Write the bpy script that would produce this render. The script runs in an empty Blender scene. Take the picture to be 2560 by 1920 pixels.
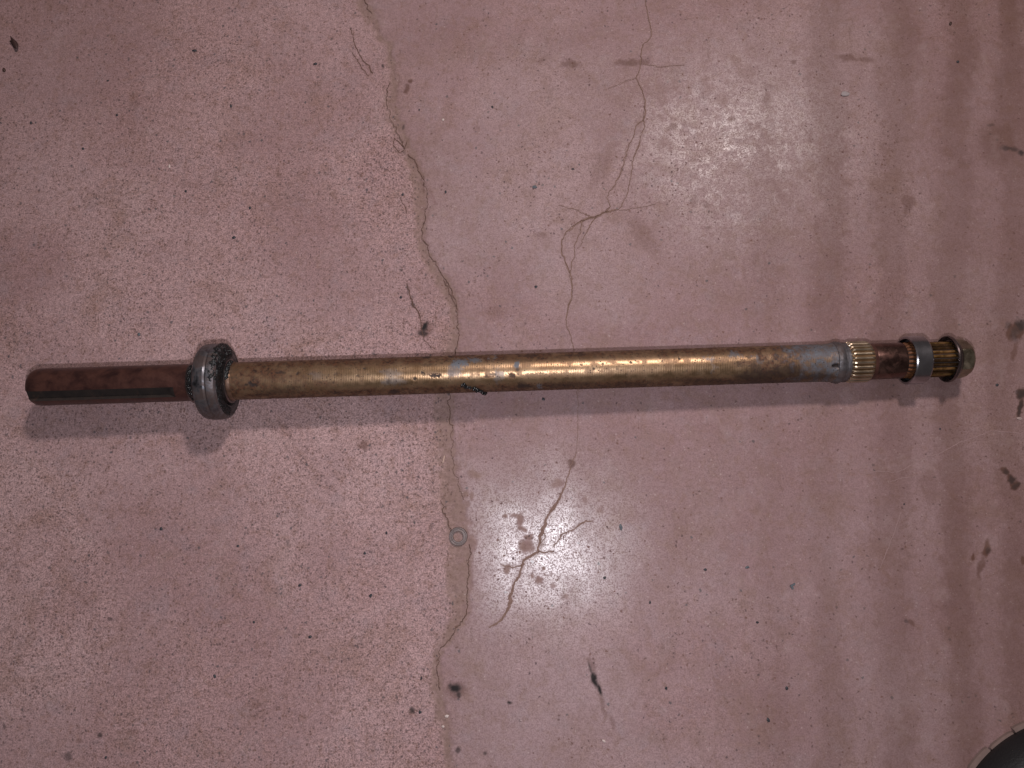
import bpy, bmesh, math, random
import numpy as np
from mathutils import Matrix, Vector

random.seed(7)
rng = np.random.default_rng(11)
S = bpy.context.scene
COL = S.collection

# ------------------------------------------------------------------ camera
H = 0.70                       # camera height above the floor (m)
F = 1923.0                     # focal length in photo pixels (2560 wide)
NX, NY = 1335.0, 1289.0        # where the plumb line under the camera meets the picture
zw = -Vector(((NX - 1280) / F, -(NY - 960) / F, -1.0)).normalized()
xw = (Vector((1, 0, 0)) - zw * zw.x).normalized()
yw = zw.cross(xw)
RM = Matrix((xw, yw, zw))
cam_d = bpy.data.cameras.new('camera')
cam_d.sensor_width = 36.0
cam_d.lens = 36.0 * F / 2560.0
cam_d.clip_start = 0.01
cam_d.clip_end = 100.0
cam = bpy.data.objects.new('camera', cam_d)
COL.objects.link(cam)
cam.matrix_world = Matrix.Translation((0, 0, H)) @ RM.to_4x4()
S.camera = cam

# ------------------------------------------------------------------ world and lamps
W = bpy.data.worlds.new('World')
S.world = W
W.use_nodes = True
bg = W.node_tree.nodes['Background']
bg.inputs[0].default_value = (1.0, 0.86, 0.84, 1)
bg.inputs[1].default_value = 0.065


def lamp(name, kind, loc, power, color, size, aim=None):
    d = bpy.data.lights.new(name, kind)
    d.energy = power
    d.color = color
    if kind == 'AREA':
        d.shape = 'DISK'
        d.size = size
    else:
        d.shadow_soft_size = size
    o = bpy.data.objects.new(name, d)
    COL.objects.link(o)
    o.location = loc
    if aim is not None:
        o.rotation_euler = (Vector(aim) - Vector(loc)).to_track_quat('-Z', 'Y').to_euler()
    return o


# phone torch beside the lens, and the ceiling bulb of the workshop
lamp('phone_torch', 'POINT', (0.0, -0.095 * H, H), 10.0, (0.955, 0.94, 1.0), 0.010)
lamp('ceiling_bulb', 'POINT', (0.42 * H, 1.22 * H, 1.75 * H), 37.0, (1.0, 0.88, 0.845), 0.068)

S.view_settings.view_transform = 'Standard'
S.view_settings.look = 'None'
S.view_settings.exposure = 0.0
S.view_settings.gamma = 1.0
S.view_settings.use_curve_mapping = False


# ------------------------------------------------------------------ helpers
def ray(px, py):
    return RM @ Vector(((px - 1280) / F, -(py - 960) / F, -1.0))


def at(px, py, z=0.0):
    """photo pixel -> world point on the horizontal plane z"""
    w = ray(px, py)
    t = (H - z) / (-w.z)
    return Vector((w.x * t, w.y * t, z))


def depth_at(p):
    return (Vector((0, 0, H)) - p).dot(RM.transposed().col[2] if False else (RM @ Vector((0, 0, 1))))


def nodes(mat):
    mat.use_nodes = True
    nt = mat.node_tree
    return nt, nt.nodes['Principled BSDF']


class NT:
    """small node-graph writer"""

    def __init__(self, name):
        self.m = bpy.data.materials.new(name)
        self.nt, self.b = nodes(self.m)

    def n(self, kind, **kw):
        nd = self.nt.nodes.new(kind)
        for k, v in kw.items():
            setattr(nd, k, v)
        return nd

    def link(self, a, b):
        self.nt.links.new(a, b)

    def put(self, sock, v):
        if hasattr(v, 'is_linked') or isinstance(v, bpy.types.NodeSocket):
            self.link(v, sock)
        else:
            if isinstance(v, tuple) and len(v) == 3 and sock.type == 'RGBA':
                v = (*v, 1)
            sock.default_value = v

    def math(self, op, a, b=0.0, clamp=False):
        nd = self.n('ShaderNodeMath', operation=op, use_clamp=clamp)
        self.put(nd.inputs[0], a)
        self.put(nd.inputs[1], b)
        return nd.outputs[0]

    def mix(self, f, a, b, blend='MIX'):
        nd = self.n('ShaderNodeMix', data_type='RGBA', blend_type=blend)
        self.put(nd.inputs[0], f)
        self.put(nd.inputs[6], a)
        self.put(nd.inputs[7], b)
        return nd.outputs[2]

    def ramp(self, f, lo, hi, a=0.0, b=1.0):
        nd = self.n('ShaderNodeMapRange', interpolation_type='SMOOTHSTEP')
        self.put(nd.inputs[0], f)
        for i, v in enumerate((lo, hi, a, b)):
            self.put(nd.inputs[i + 1], v)
        return nd.outputs[0]

    def noise(self, vec, scale, detail=3.0, rough=0.55, dist=0.0):
        nd = self.n('ShaderNodeTexNoise')
        self.link(vec, nd.inputs['Vector'])
        nd.inputs['Scale'].default_value = scale
        nd.inputs['Detail'].default_value = detail
        nd.inputs['Roughness'].default_value = rough
        nd.inputs['Distortion'].default_value = dist
        return nd.outputs[0]

    def voro(self, vec, scale, rand=1.0):
        nd = self.n('ShaderNodeTexVoronoi')
        self.link(vec, nd.inputs['Vector'])
        nd.inputs['Scale'].default_value = scale
        nd.inputs['Randomness'].default_value = rand
        sp = self.n('ShaderNodeSeparateColor')
        self.link(nd.outputs['Color'], sp.inputs[0])
        return nd.outputs['Distance'], sp.outputs

    def attr(self, name):
        nd = self.n('ShaderNodeAttribute', attribute_name=name)
        sp = self.n('ShaderNodeSeparateColor')
        self.link(nd.outputs['Color'], sp.inputs[0])
        return sp.outputs

    def pos(self):
        return self.n('ShaderNodeNewGeometry').outputs['Position']

    def obj(self):
        return self.n('ShaderNodeTexCoord').outputs['Object']

    def scaled(self, vec, s):
        nd = self.n('ShaderNodeMapping')
        self.link(vec, nd.inputs[0])
        nd.inputs['Scale'].default_value = s
        return nd.outputs[0]

    def bump(self, h, strength, dist=0.001, prev=None):
        nd = self.n('ShaderNodeBump')
        nd.inputs['Strength'].default_value = strength
        nd.inputs['Distance'].default_value = dist
        self.link(h, nd.inputs['Height'])
        if prev is not None:
            self.link(prev, nd.inputs['Normal'])
        return nd.outputs[0]

    def out(self, color, rough, metal=0.0, normal=None, spec=0.5):
        self.put(self.b.inputs['Base Color'], color)
        self.put(self.b.inputs['Roughness'], rough)
        self.put(self.b.inputs['Metallic'], metal)
        self.put(self.b.inputs['Specular IOR Level'], spec)
        if normal is not None:
            self.link(normal, self.b.inputs['Normal'])
        return self.m


def lattice(x, y, seed):
    """value noise on arrays, 0..1"""
    r = np.random.default_rng(seed).random((256, 256))
    xi = np.floor(x).astype(np.int64)
    yi = np.floor(y).astype(np.int64)
    fx = x - xi
    fy = y - yi
    fx = fx * fx * (3 - 2 * fx)
    fy = fy * fy * (3 - 2 * fy)
    a = r[xi & 255, yi & 255]
    b = r[(xi + 1) & 255, yi & 255]
    c = r[xi & 255, (yi + 1) & 255]
    d = r[(xi + 1) & 255, (yi + 1) & 255]
    return (a * (1 - fx) + b * fx) * (1 - fy) + (c * (1 - fx) + d * fx) * fy


def fbm(x, y, seed, octaves=4, gain=0.5):
    t = np.zeros_like(x)
    amp, tot = 1.0, 0.0
    for i in range(octaves):
        t += amp * lattice(x * 2 ** i + 17.3 * i, y * 2 ** i + 5.1 * i, seed + i)
        tot += amp
        amp *= gain
    return t / tot


def sstep(a, b, x):
    t = np.clip((x - a) / (b - a), 0, 1)
    return t * t * (3 - 2 * t)


def mesh_obj(name, verts, faces, mat, parent=None, smooth=True):
    me = bpy.data.meshes.new(name)
    me.from_pydata([tuple(v) for v in verts], [], [tuple(f) for f in faces])
    me.update()
    if smooth:
        me.shade_smooth()
    if mat:
        me.materials.append(mat)
    o = bpy.data.objects.new(name, me)
    COL.objects.link(o)
    if parent is not None:
        o.parent = parent
    return o


def tag(o, label, cat, group=None):
    o['label'] = label
    o['category'] = cat
    if group:
        o['group'] = group
    return o


# ------------------------------------------------------------------ floor material
def floor_material():
    g = NT('concrete')
    P = g.pos()
    A = g.attr('wear')      # r dust, g polish, b black grime
    B = g.attr('stain')     # r brown stain plus painted shade, g pale scratch, b sandy grain
    dust, polish, grime = A[0], A[1], A[2]
    brown, pale, sandy = B[0], B[1], B[2]
    big = g.noise(P, 5.0, 5.0, 0.62, 0.4)
    mid = g.noise(P, 34.0, 6.0, 0.68, 0.3)
    fine = g.noise(P, 300.0, 4.0, 0.75, 0.4)
    grain = g.noise(P, 760.0, 2.0, 0.6)
    c_sand = g.mix(g.ramp(big, 0.3, 0.7), (0.352, 0.218, 0.215), (0.440, 0.294, 0.290))
    c_smooth = g.mix(g.ramp(big, 0.32, 0.68), (0.286, 0.172, 0.173), (0.346, 0.224, 0.230))
    c = g.mix(sandy, c_smooth, c_sand)
    # greyish, brownish and mauve clouding at several sizes
    c = g.mix(g.math('MULTIPLY', g.ramp(mid, 0.50, 0.72), 0.45), c, (0.300, 0.218, 0.232))
    c = g.mix(g.math('MULTIPLY', g.ramp(g.noise(P, 21.0, 6.0, 0.66, .5), 0.50, 0.74), 0.55), c, (0.255, 0.150, 0.118))
    c = g.mix(g.math('MULTIPLY', g.ramp(g.noise(P, 95.0, 5.0, 0.7, .6), 0.48, 0.68), 0.50), c, (0.255, 0.148, 0.122))
    c = g.mix(g.math('MULTIPLY', g.ramp(g.noise(P, 75.0, 5.0, 0.7, .2), 0.54, 0.74), 0.35), c, (0.385, 0.275, 0.295))
    c = g.mix(g.math('MULTIPLY', g.ramp(g.noise(g.scaled(P, (1.0, .35, 1)), 160.0, 4.0, 0.7, .8), 0.54, 0.74), 0.42), c, (0.185, 0.108, 0.092))
    # fine grain contrast, stronger on the sandy side
    amp = g.math('ADD', g.math('MULTIPLY', sandy, 1.0), 0.52)
    gr = g.math('ADD', g.math('MULTIPLY', g.math('SUBTRACT', g.ramp(fine, .30, .70), 0.5), g.math('MULTIPLY', amp, .34)),
                g.math('MULTIPLY', g.math('SUBTRACT', g.ramp(grain, .28, .72), 0.5), g.math('MULTIPLY', amp, .50)))
    cc = g.n('ShaderNodeHueSaturation')
    g.put(cc.inputs['Value'], g.math('ADD', gr, 1.0))
    g.link(c, cc.inputs['Color'])
    c = cc.outputs[0]
    # dust lying in and along the cracks
    dm = g.math('MULTIPLY', dust, g.ramp(g.noise(P, 90.0, 6.0, 0.75), 0.30, 0.62, 0.45, 1.0))
    c = g.mix(dm, c, g.mix(g.ramp(fine, .3, .7), (0.230, 0.146, 0.122), (0.310, 0.206, 0.178)))
    # small dark and pale sand grains, irregular in outline
    wn = g.n('ShaderNodeTexNoise')
    g.link(P, wn.inputs['Vector'])
    wn.inputs['Scale'].default_value = 500.0
    wn.inputs['Detail'].default_value = 2.0
    vm = g.n('ShaderNodeVectorMath', operation='MULTIPLY_ADD')
    g.link(wn.outputs['Color'], vm.inputs[0])
    vm.inputs[1].default_value = (.0032, .0032, 0)
    g.link(P, vm.inputs[2])
    Q = vm.outputs[0]
    dens = g.ramp(g.noise(P, 11.0, 4.0, 0.65), .34, .66, .12, .95)
    d1, r1 = g.voro(Q, 360.0)
    s1 = g.math('MULTIPLY', g.ramp(d1, 0.20, 0.44, 1.0, 0.0),
                g.math('GREATER_THAN', r1[0], g.math('SUBTRACT', 1.02, g.math('MULTIPLY', g.math('MULTIPLY', g.math('ADD', sandy, 0.16), dens), 0.72))))
    c = g.mix(g.math('MULTIPLY', s1, 0.66), c, g.mix(r1[1], (0.055, 0.045, 0.055), (0.17, 0.085, 0.06)))
    d2, r2 = g.voro(Q, 170.0)
    s2 = g.math('MULTIPLY', g.ramp(d2, 0.14, 0.26, 1.0, 0.0),
                g.math('GREATER_THAN', r2[0], g.math('SUBTRACT', 0.995, g.math('MULTIPLY', g.math('MULTIPLY', g.math('ADD', sandy, 0.22), dens), 0.22))))
    c = g.mix(g.math('MULTIPLY', s2, 0.72), c, g.mix(r2[1], (0.06, 0.065, 0.075), (0.12, 0.09, 0.09)))
    d3, r3 = g.voro(Q, 420.0)
    s3 = g.math('MULTIPLY', g.ramp(d3, 0.16, 0.34, 1.0, 0.0), g.math('GREATER_THAN', r3[2], 0.975))
    c = g.mix(g.math('MULTIPLY', s3, 0.30), c, (0.66, 0.53, 0.50))
    # stains, with some shade painted into the brown
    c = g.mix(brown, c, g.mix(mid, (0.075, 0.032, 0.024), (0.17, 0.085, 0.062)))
    c = g.mix(grime, c, (0.022, 0.018, 0.018))
    c = g.mix(g.math('MULTIPLY', pale, 0.08), c, (0.62, 0.50, 0.49))
    # sheen: the trowelled skin is polished, sand and dust are dull
    wob = g.ramp(g.noise(P, 55.0, 4.0, 0.7), 0.3, 0.75)
    pol = g.math('MULTIPLY', polish, g.math('SUBTRACT', 1.0, dust, True))
    pol = g.math('MULTIPLY', pol, g.math('SUBTRACT', 1.0, s1, True))
    skin = g.ramp(g.math('ADD', g.math('MULTIPLY', grain, .6), g.math('MULTIPLY', fine, .4)), .40, .54, .45, 1.0)
    pol = g.math('MULTIPLY', pol, skin)
    pol = g.math('MULTIPLY', pol, g.math('SUBTRACT', 1.0, g.math('MAXIMUM', grime, g.math('MULTIPLY', brown, .7)), True))
    rough = g.math('SUBTRACT', 0.80, g.math('MULTIPLY', pol, g.math('ADD', 0.405, g.math('MULTIPLY', wob, 0.06))))
    spec = g.math('ADD', 0.10, g.math('MULTIPLY', pol, 0.90))
    g.b.inputs['IOR'].default_value = 2.0
    n1 = g.bump(fine, 0.14, 0.0008)
    n2 = g.bump(grain, 0.26, 0.0005, n1)
    n3 = g.bump(mid, 0.10, 0.002, n2)
    return g.out(c, rough, 0.0, n3, spec)


# ------------------------------------------------------------------ floor mesh with cracks and stains
SEAM = [(898, -30, 8), (905, 0, 9), (917, 35, 14), (945, 80, 7), (972, 115, 6), (984, 205, 9), (978, 260, 13),
        (985, 300, 14), (1008, 345, 12), (1020, 372, 11), (1032, 402, 15), (1044, 440, 17), (1054, 490, 17),
        (1052, 545, 14), (1050, 600, 9), (1064, 640, 11), (1090, 680, 13), (1118, 722, 15), (1134, 762, 13),
        (1138, 800, 9), (1134, 860, 13), (1116, 960, 20), (1108, 1040, 24), (1112, 1100, 24), (1120, 1180, 24),
        (1130, 1250, 30), (1140, 1310, 30), (1148, 1360, 28), (1146, 1420, 32), (1148, 1480, 28),
        (1152, 1535, 22), (1124, 1588, 12), (1096, 1620, 8), (1086, 1665, 10), (1092, 1725, 14),
        (1104, 1790, 12), (1118, 1860, 10), (1130, 1960, 10)]
CRACKS = [
    [(1611, -30, 2), (1613, 0, 2), (1620, 40, 2.2), (1628, 75, 2.4), (1626, 95, 2.2), (1611, 107, 2.4), (1603, 130, 2.4),
     (1604, 146, 3), (1600, 172, 2), (1590, 195, 2.4), (1600, 215, 2.4), (1608, 236, 2.8), (1612, 262, 3.4), (1608, 300, 4)],
    [(1608, 300, 3), (1590, 315, 2.2), (1580, 350, 2), (1570, 372, 2.6), (1560, 410, 2.4), (1548, 442, 2.8), (1540, 460, 2.2),
     (1522, 480, 2.2), (1520, 500, 2.2), (1526, 516, 2.6), (1514, 530, 5)],
    [(1608, 300, 3), (1612, 316, 2), (1600, 350, 2), (1596, 368, 3.4), (1583, 400, 2.2), (1578, 430, 2), (1575, 456, 2),
     (1570, 480, 2), (1560, 500, 1.8), (1548, 522, 2.2)],
    [(1548, 524, 2), (1514, 530, 5), (1472, 545, 7), (1440, 560, 4), (1415, 580, 2.6), (1405, 600, 2.6), (1404, 625, 3),
     (1412, 652, 3), (1424, 680, 4), (1430, 712, 4), (1430, 742, 3.5), (1420, 770, 4), (1415, 800, 2.2), (1424, 832, 2), (1434, 868, 2), (1440, 930, 1.2), (1446, 1010, .9), (1444, 1080, .8), (1440, 1135, 1.0)],
    [(1456, 553, 2), (1446, 590, 2), (1436, 614, 2), (1437, 640, 2), (1428, 664, 2.2), (1425, 682, 2)],
    [(1490, 543, 3), (1462, 588, 1.8), (1450, 618, 1.4)],
    [(1472, 540, 2), (1440, 524, 1.6), (1396, 514, 1)],
    [(1548, 526, 1.6), (1590, 520, 1.4), (1640, 510, 1)],
    [(1590, 195, 1.2), (1560, 205, 1), (1520, 222, .8)],
    [(1608, 160, 1.2), (1650, 168, 1.2), (1710, 163, 1)],
    [(1440, 1130, 1.2), (1432, 1150, 2), (1420, 1190, 2), (1408, 1222, 3.4), (1400, 1246, 4.5), (1384, 1268, 7), (1374, 1282, 3.5),
     (1364, 1298, 4), (1356, 1322, 5.5), (1350, 1340, 5.5), (1347, 1365, 4.5), (1346, 1380, 5), (1328, 1390, 5.5),
     (1310, 1400, 5.5), (1305, 1416, 4.6), (1299, 1440, 4.2), (1286, 1455, 4), (1280, 1480, 4.6), (1277, 1502, 6.6),
     (1274, 1516, 6), (1262, 1536, 4.4), (1244, 1556, 4.4), (1222, 1568, 2.5)],
    [(1346, 1378, 3), (1364, 1381, 2.4), (1384, 1380, 1.8)],
    [(1384, 1366, 1.4), (1404, 1336, 2), (1430, 1326, 2.4), (1450, 1310, 3), (1482, 1302, 1.6)],
    [(1308, 1400, 2.4), (1301, 1415, 2.4), (1276, 1417, 2), (1256, 1414, 1.4)],
    [(1356, 1322, 2), (1363, 1340, 1.4), (1352, 1372, 1.2)],
]
HAIR = [  # fine dark hairline cracks beside the seam
    [(876, 70, 2), (886, 110, 2.4), (906, 150, 2.6), (932, 184, 3)],
    [(880, 130, 1.8), (905, 172, 2.4), (922, 190, 2)],
    [(985, 345, 2.4), (1012, 372, 2.4), (1018, 352, 1.6)],
    [(988, 345, 2), (982, 362, 2), (998, 382, 2), (1010, 376, 1.6)],
    [(1020, 385, 2.4), (1040, 408, 3), (1054, 440, 2.8), (1060, 468, 2.6), (1060, 482, 1.6)],
    [(1000, 494, 1.6), (1014, 520, 2), (1018, 536, 1.2)],
    [(1075, 472, 1.2), (1088, 510, 1.4)],
    [(1108, 700, 2), (1128, 742, 2.2), (1146, 778, 1.6)],
    [(1018, 708, 3), (1024, 735, 3), (1032, 762, 4), (1046, 780, 3), (1052, 806, 3)],
    [(1052, 806, 2.4), (1060, 850, 2), (1086, 872, 2)],
]
SCRATCH = [  # pale lines
    [(112, 1008, 2.2), (110, 1060, 2.0), (108, 1110, 1.4), (104, 1160, .9)],
    [(2085, 1197, 1.2), (2140, 1193, 1.4), (2190, 1178, 1.6), (2245, 1180, 1.6), (2300, 1150, 1.8), (2315, 1140, 2),
     (2345, 1136, 1.6), (2400, 1105, 2), (2440, 1092, 2), (2475, 1077, 2), (2520, 1080, 1.8), (2580, 1090, 1.2)],
    [(2225, 1204, 1.2), (2262, 1194, 1.6), (2332, 1184, 1.2)],
    [(2252, 1280, 1.6), (2236, 1330, 1.8), (2214, 1385, 1.8), (2200, 1420, 1)],
    [(1925, 1118, 1.2), (1938, 1150, 1.2), (1940, 1205, .9)],
    [(2262, 640, .8), (2280, 700, .8)], [(1890, 560, .8), (1905, 640, .8)],
    [(2100, 1810, 1.2), (2160, 1790, .9)], [(380, 96, 1.5), (405, 88, 1)],
    [(1510, 930, 1), (1530, 960, 1)],
]
BROWN = [  # brown and rust stains: x, y, rx, ry, angle, strength
    (1425, 160, 24, 9, 5, .55), (1572, 158, 34, 10, -3, .55), (1612, 152, 16, 9, -10, .55), (1018, 222, 8, 12, 25, .75),
    (1026, 203, 4, 5, 0, .8), (1355, 150, 14, 8, -30, .35), (1680, 318, 10, 9, 0, .4), (908, 1115, 11, 10, 0, .6), (1430, 1160, 9, 11, 0, .75),
    (2270, 505, 16, 20, -20, .45), (2264, 525, 5, 14, 15, .4), (2118, 146, 30, 9, 8, .5), (2165, 150, 24, 6, 4, .35), (1985, 155, 8, 5, 0, .5),
    (2526, 832, 10, 26, 6, .7), (2545, 825, 14, 22, -5, .85), (2534, 880, 8, 22, 5, .5), (2556, 985, 14, 14, 0, .9), (2550, 1020, 6, 24, 12, .85),
    (2512, 1178, 14, 7, 30, .9), (2526, 1196, 13, 9, 40, .9), (2538, 1214, 10, 10, 40, .9), (2466, 1372, 9, 22, 12, .8), (2452, 1420, 7, 28, 12, .5),
    (2433, 1392, 4, 9, 0, .9), (2556, 1404, 8, 12, 0, .6), (1315, 1366, 18, 20, 0, .0), (215, 1505, 10, 10, 0, .25),
    (1480, 1663, 8, 22, -15, .45), (1507, 1765, 6, 30, -15, .4), (1530, 1805, 5, 20, -20, .35), (1140, 1725, 24, 20, 0, .55), (1195, 325, 8, 10, 0, .2),
    (1830, 300, 10, 6, 0, .35), (1920, 215, 16, 10, 0, .3), (1915, 245, 8, 24, 5, .3), (2090, 310, 18, 30, -25, .3), (2500, 360, 55, 60, 0, .35),
    (1735, 500, 10, 14, -10, .3), (1763, 512, 10, 12, 0, .3), (1770, 570, 6, 6, 0, .4), (2277, 1555, 12, 6, 40, .5), (2525, 250, 45, 120, 0, .25),
    (1240, 780, 26, 14, 0, .25), (1350, 590, 16, 8, 0, .3), (1062, 822, 20, 22, 0, .5), (1500, 420, 20, 46, 20, .22), (1610, 590, 20, 60, -40, .22),
    (1890, 640, 8, 30, 0, .2), (2040, 560, 8, 24, 0, .3), (640, 1765, 16, 9, 0, .3), (330, 1830, 14, 8, 0, .3), (200, 1850, 10, 6, 20, .4),
    (470, 462, 30, 8, 5, .25), (340, 258, 12, 10, 0, .25), (2400, 1250, 12, 30, 10, .18), (2325, 1215, 22, 40, -15, .22)]
DUSTB = [  # dust patches
    (1315, 1366, 17, 19, 0, 1), (1322, 1342, 10, 8, 0, 1), (1302, 1300, 8, 18, 10, .9), (1295, 1290, 18, 5, 10, .8), (1348, 1451, 11, 9, 20, 1), (1268, 1424, 9, 10, 0, .8),
    (1396, 1208, 14, 12, 0, .7), (1186, 1186, 16, 8, 0, .9), (1262, 1290, 6, 6, 0, .8), (1412, 1490, 10, 8, 0, .6), (1464, 1250, 7, 8, 0, .6), (1358, 1420, 5, 5, 0, .8),
    (1500, 1275, 8, 8, 0, .4), (1330, 1440, 4, 5, 0, .8), (1382, 1465, 6, 6, 0, .6), (1304, 1322, 9, 7, 0, .9), (1180, 1240, 5, 10, 0, .8), (1160, 1232, 12, 7, 0, .9),
    (1535, 540, 26, 18, 0, .5), (1600, 590, 34, 40, -30, .35), (1060, 150, 40, 30, 0, .2), (1520, 400, 14, 60, 10, .4), (1180, 1360, 12, 22, 0, .9), (1165, 1260, 10, 10, 0, .7)]
GRIME = [
    (1062, 818, 7, 15, 20, 1), (1055, 834, 12, 8, 0, .8), (1032, 762, 5, 8, 0, .8), (1019, 722, 3, 12, -10, .6), (1138, 1722, 13, 11, 20, 1), (1146, 1738, 6, 9, 0, .8),
    (1126, 1716, 8, 6, 0, .7), (1487, 1700, 6, 22, -17, 1), (1499, 1722, 4, 16, -17, 1), (1476, 1672, 2.5, 16, -17, .7), (2524, 372, 22, 6, 5, .6), (2552, 382, 10, 8, 20, .8),
    (2478, 312, 10, 4, 0, .4), (2543, 980, 5, 5, 0, .6), (1273, 1757, 5, 4, 0, .9), (1031, 1776, 6, 6, 0, .8), (1145, 1874, 5, 8, 0, .7), (1214, 1883, 4, 5, 0, .7),
    (168, 1893, 13, 11, -20, .6), (10, 1815, 4, 9, -10, .6), (250, 1838, 7, 6, -30, .8), (275, 1548, 6, 6, 0, .6), (719, 1359, 6, 8, 0, .5), (1079, 1317, 4, 9, 0, .4),
    (2552, 812, 12, 16, 0, .75), (2538, 835, 10, 22, 8, .5), (2520, 815, 8, 10, 0, .4), (2557, 986, 14, 13, 0, .75), (2550, 1022, 5, 22, 12, .7), (2514, 1180, 11, 6, 30, .6), (2528, 1198, 11, 8, 40, .7), (2540, 1214, 8, 9, 40, .6), (2470, 1376, 6, 10, 10, .5),
    (1008, 318, 3, 6, 20, .6), (958, 165, 3, 5, 0, .8), (640, 1790, 5, 3, 0, .4), (2265, 1552, 6, 4, 40, .5), (1155, 655, 3, 3, 0, .5), (1003, 676, 4, 5, 0, .5)]


def floor():
    lo = at(-40, 1960)
    corners = [at(-60, -60), at(2620, -60), at(-60, 1980), at(2620, 1980)]
    x0, x1 = min(p.x for p in corners), max(p.x for p in corners)
    y0, y1 = min(p.y for p in corners), max(p.y for p in corners)
    st = 0.00090
    xs = np.concatenate(([-6, -3, -1.6, -1.0, x0 - .15, x0 - .05], np.arange(x0, x1, st), [x1 + .05, x1 + .15, 1.0, 1.6, 3, 6]))
    ys = np.concatenate(([-6, -3, -1.6, -1.0, y0 - .15, y0 - .05], np.arange(y0, y1, st), [y1 + .05, y1 + .15, 1.2, 1.8, 3, 6]))
    xs = np.sort(xs)
    ys = np.sort(ys)
    X, Y = np.meshgrid(xs, ys)
    X = X.ravel()
    Y = Y.ravel()
    # where each floor point lies in the survey picture the crack map was drawn on
    R = np.array(RM).T  # world -> camera
    V = R @ np.vstack((X, Y, np.full_like(X, -H)))
    ok = V[2] < -0.05
    U = np.where(ok, 1280 + F * V[0] / -V[2], -9999)
    Vv = np.where(ok, 960 - F * V[1] / -V[2], -9999)
    # ragged edges
    wu = (fbm(X * 160, Y * 160, 1, 3) - .5) * 16 + (fbm(X * 600, Y * 600, 5, 2) - .5) * 5
    wv = (fbm(X * 160, Y * 160, 21, 3) - .5) * 16 + (fbm(X * 600, Y * 600, 25, 2) - .5) * 5

    def line(poly, soft, amp=1.0, wscale=1.0):
        """0..1 mask along a polyline with widths; also returns side for the seam"""
        out = np.zeros_like(X)
        for (ax, ay, aw), (bx, by, bw) in zip(poly[:-1], poly[1:]):
            m = max(aw, bw) * wscale + soft + 26
            i = np.where((U > min(ax, bx) - m) & (U < max(ax, bx) + m) & (Vv > min(ay, by) - m) & (Vv < max(ay, by) + m))[0]
            if not len(i):
                continue
            u = U[i] + wu[i] * amp
            v = Vv[i] + wv[i] * amp
            L2 = (bx - ax) ** 2 + (by - ay) ** 2
            t = np.clip(((u - ax) * (bx - ax) + (v - ay) * (by - ay)) / L2, 0, 1)
            d = np.hypot(u - ax - t * (bx - ax), v - ay - t * (by - ay))
            w = (aw + (bw - aw) * t) * wscale
            out[i] = np.maximum(out[i], 1 - sstep(w - soft * .5, w + soft, d))
        return out

    def blobs(lst, soft=.45, amp=1.0):
        out = np.zeros_like(X)
        for (cx, cy, rx, ry, an, s) in lst:
            m = max(rx, ry) * 1.8 + 20
            i = np.where((abs(U - cx) < m) & (abs(Vv - cy) < m))[0]
            if not len(i):
                continue
            a = math.radians(an)
            k = min(1.0, min(rx, ry) / 9.0) * amp
            u = U[i] - cx + wu[i] * k
            v = Vv[i] - cy + wv[i] * k
            uu = u * math.cos(a) + v * math.sin(a)
            vv = -u * math.sin(a) + v * math.cos(a)
            d = np.hypot(uu / rx, vv / ry)
            out[i] = np.maximum(out[i], s * (1 - sstep(1 - soft, 1 + soft, d)))
        return out

    seam = line(SEAM, 11.0, 1.25, .92)
    seam_wide = line(SEAM, 30.0, wscale=1.25)
    sx = np.array([p[0] for p in SEAM])
    sy = np.array([p[1] for p in SEAM])
    side = U + wu - np.interp(Vv, sy, sx)                  # >0: trowelled side
    right = sstep(-14, 16, side)
    cr = np.zeros_like(X)
    for p in CRACKS:
        cr = np.maximum(cr, line(p, 7.0, 0.45, .6))
    hair = np.zeros_like(X)
    for p in HAIR:
        hair = np.maximum(hair, line(p, 6.0, 0.4, .6))
    pale = sstep(.62, .80, fbm(X * 45, Y * 45, 141, 5, .65)) * .8
    dust = np.maximum.reduce([seam * .95, cr * .30, blobs(DUSTB), seam_wide * .45 * sstep(.35, .65, fbm(X * 60, Y * 60, 41, 5, .65))])
    # scattered dust smudges all over the trowelled side
    sm = sstep(.46, .80, fbm(X * 70, Y * 70, 61, 5, .62)) * .40 * right
    sm *= 1 - .85 * np.exp(-(((U - 1360) / 230) ** 2 + ((Vv - 1370) / 220) ** 2))
    dust = np.maximum(dust, sm)
    # sandy skin: left of the seam, thinning out towards the far left top
    sandy = (1 - right) * (0.55 + .45 * sstep(.35, .6, fbm(X * 9, Y * 9, 71, 3)))
    sandy = np.clip(sandy + right * .25 * sstep(.5, .7, fbm(X * 12, Y * 12, 75, 3)), 0, 1)
    sandy *= 1 - .45 * sstep(700, 0, U) * sstep(900, 200, Vv)
    # polish: strong trowelled areas
    pol = right * (.08 + .22 * sstep(.36, .62, fbm(X * 7, Y * 7, 81, 3)))
    core = np.exp(-(((U - 1368) / 260) ** 2 + ((Vv - 1370) / 240) ** 2)) * (.72 + .5 * fbm(X * 40, Y * 40, 83, 4))
    core2 = np.exp(-(((U - 1880) / 360) ** 2 + ((Vv - 360) / 300) ** 2))
    core2 *= .50 + .42 * sstep(.30, .72, fbm(X * 30 + 9 * wu / 40, Y * 30 + 9 * wv / 40, 85, 6, .72))
    pol = np.clip(np.maximum.reduce([pol, core * right, core2]), 0, 1)
    pol *= 1 - .8 * hair
    brown = blobs(BROWN)
    brown = np.maximum(brown, hair * .22)
    grime = blobs(GRIME, .5)
    # shade bands painted into the colour on the right-hand side, running front to back
    wob = (fbm(X * 5, Y * 3.2, 95, 3) - .5) * 210 + wu * 2.5
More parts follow.
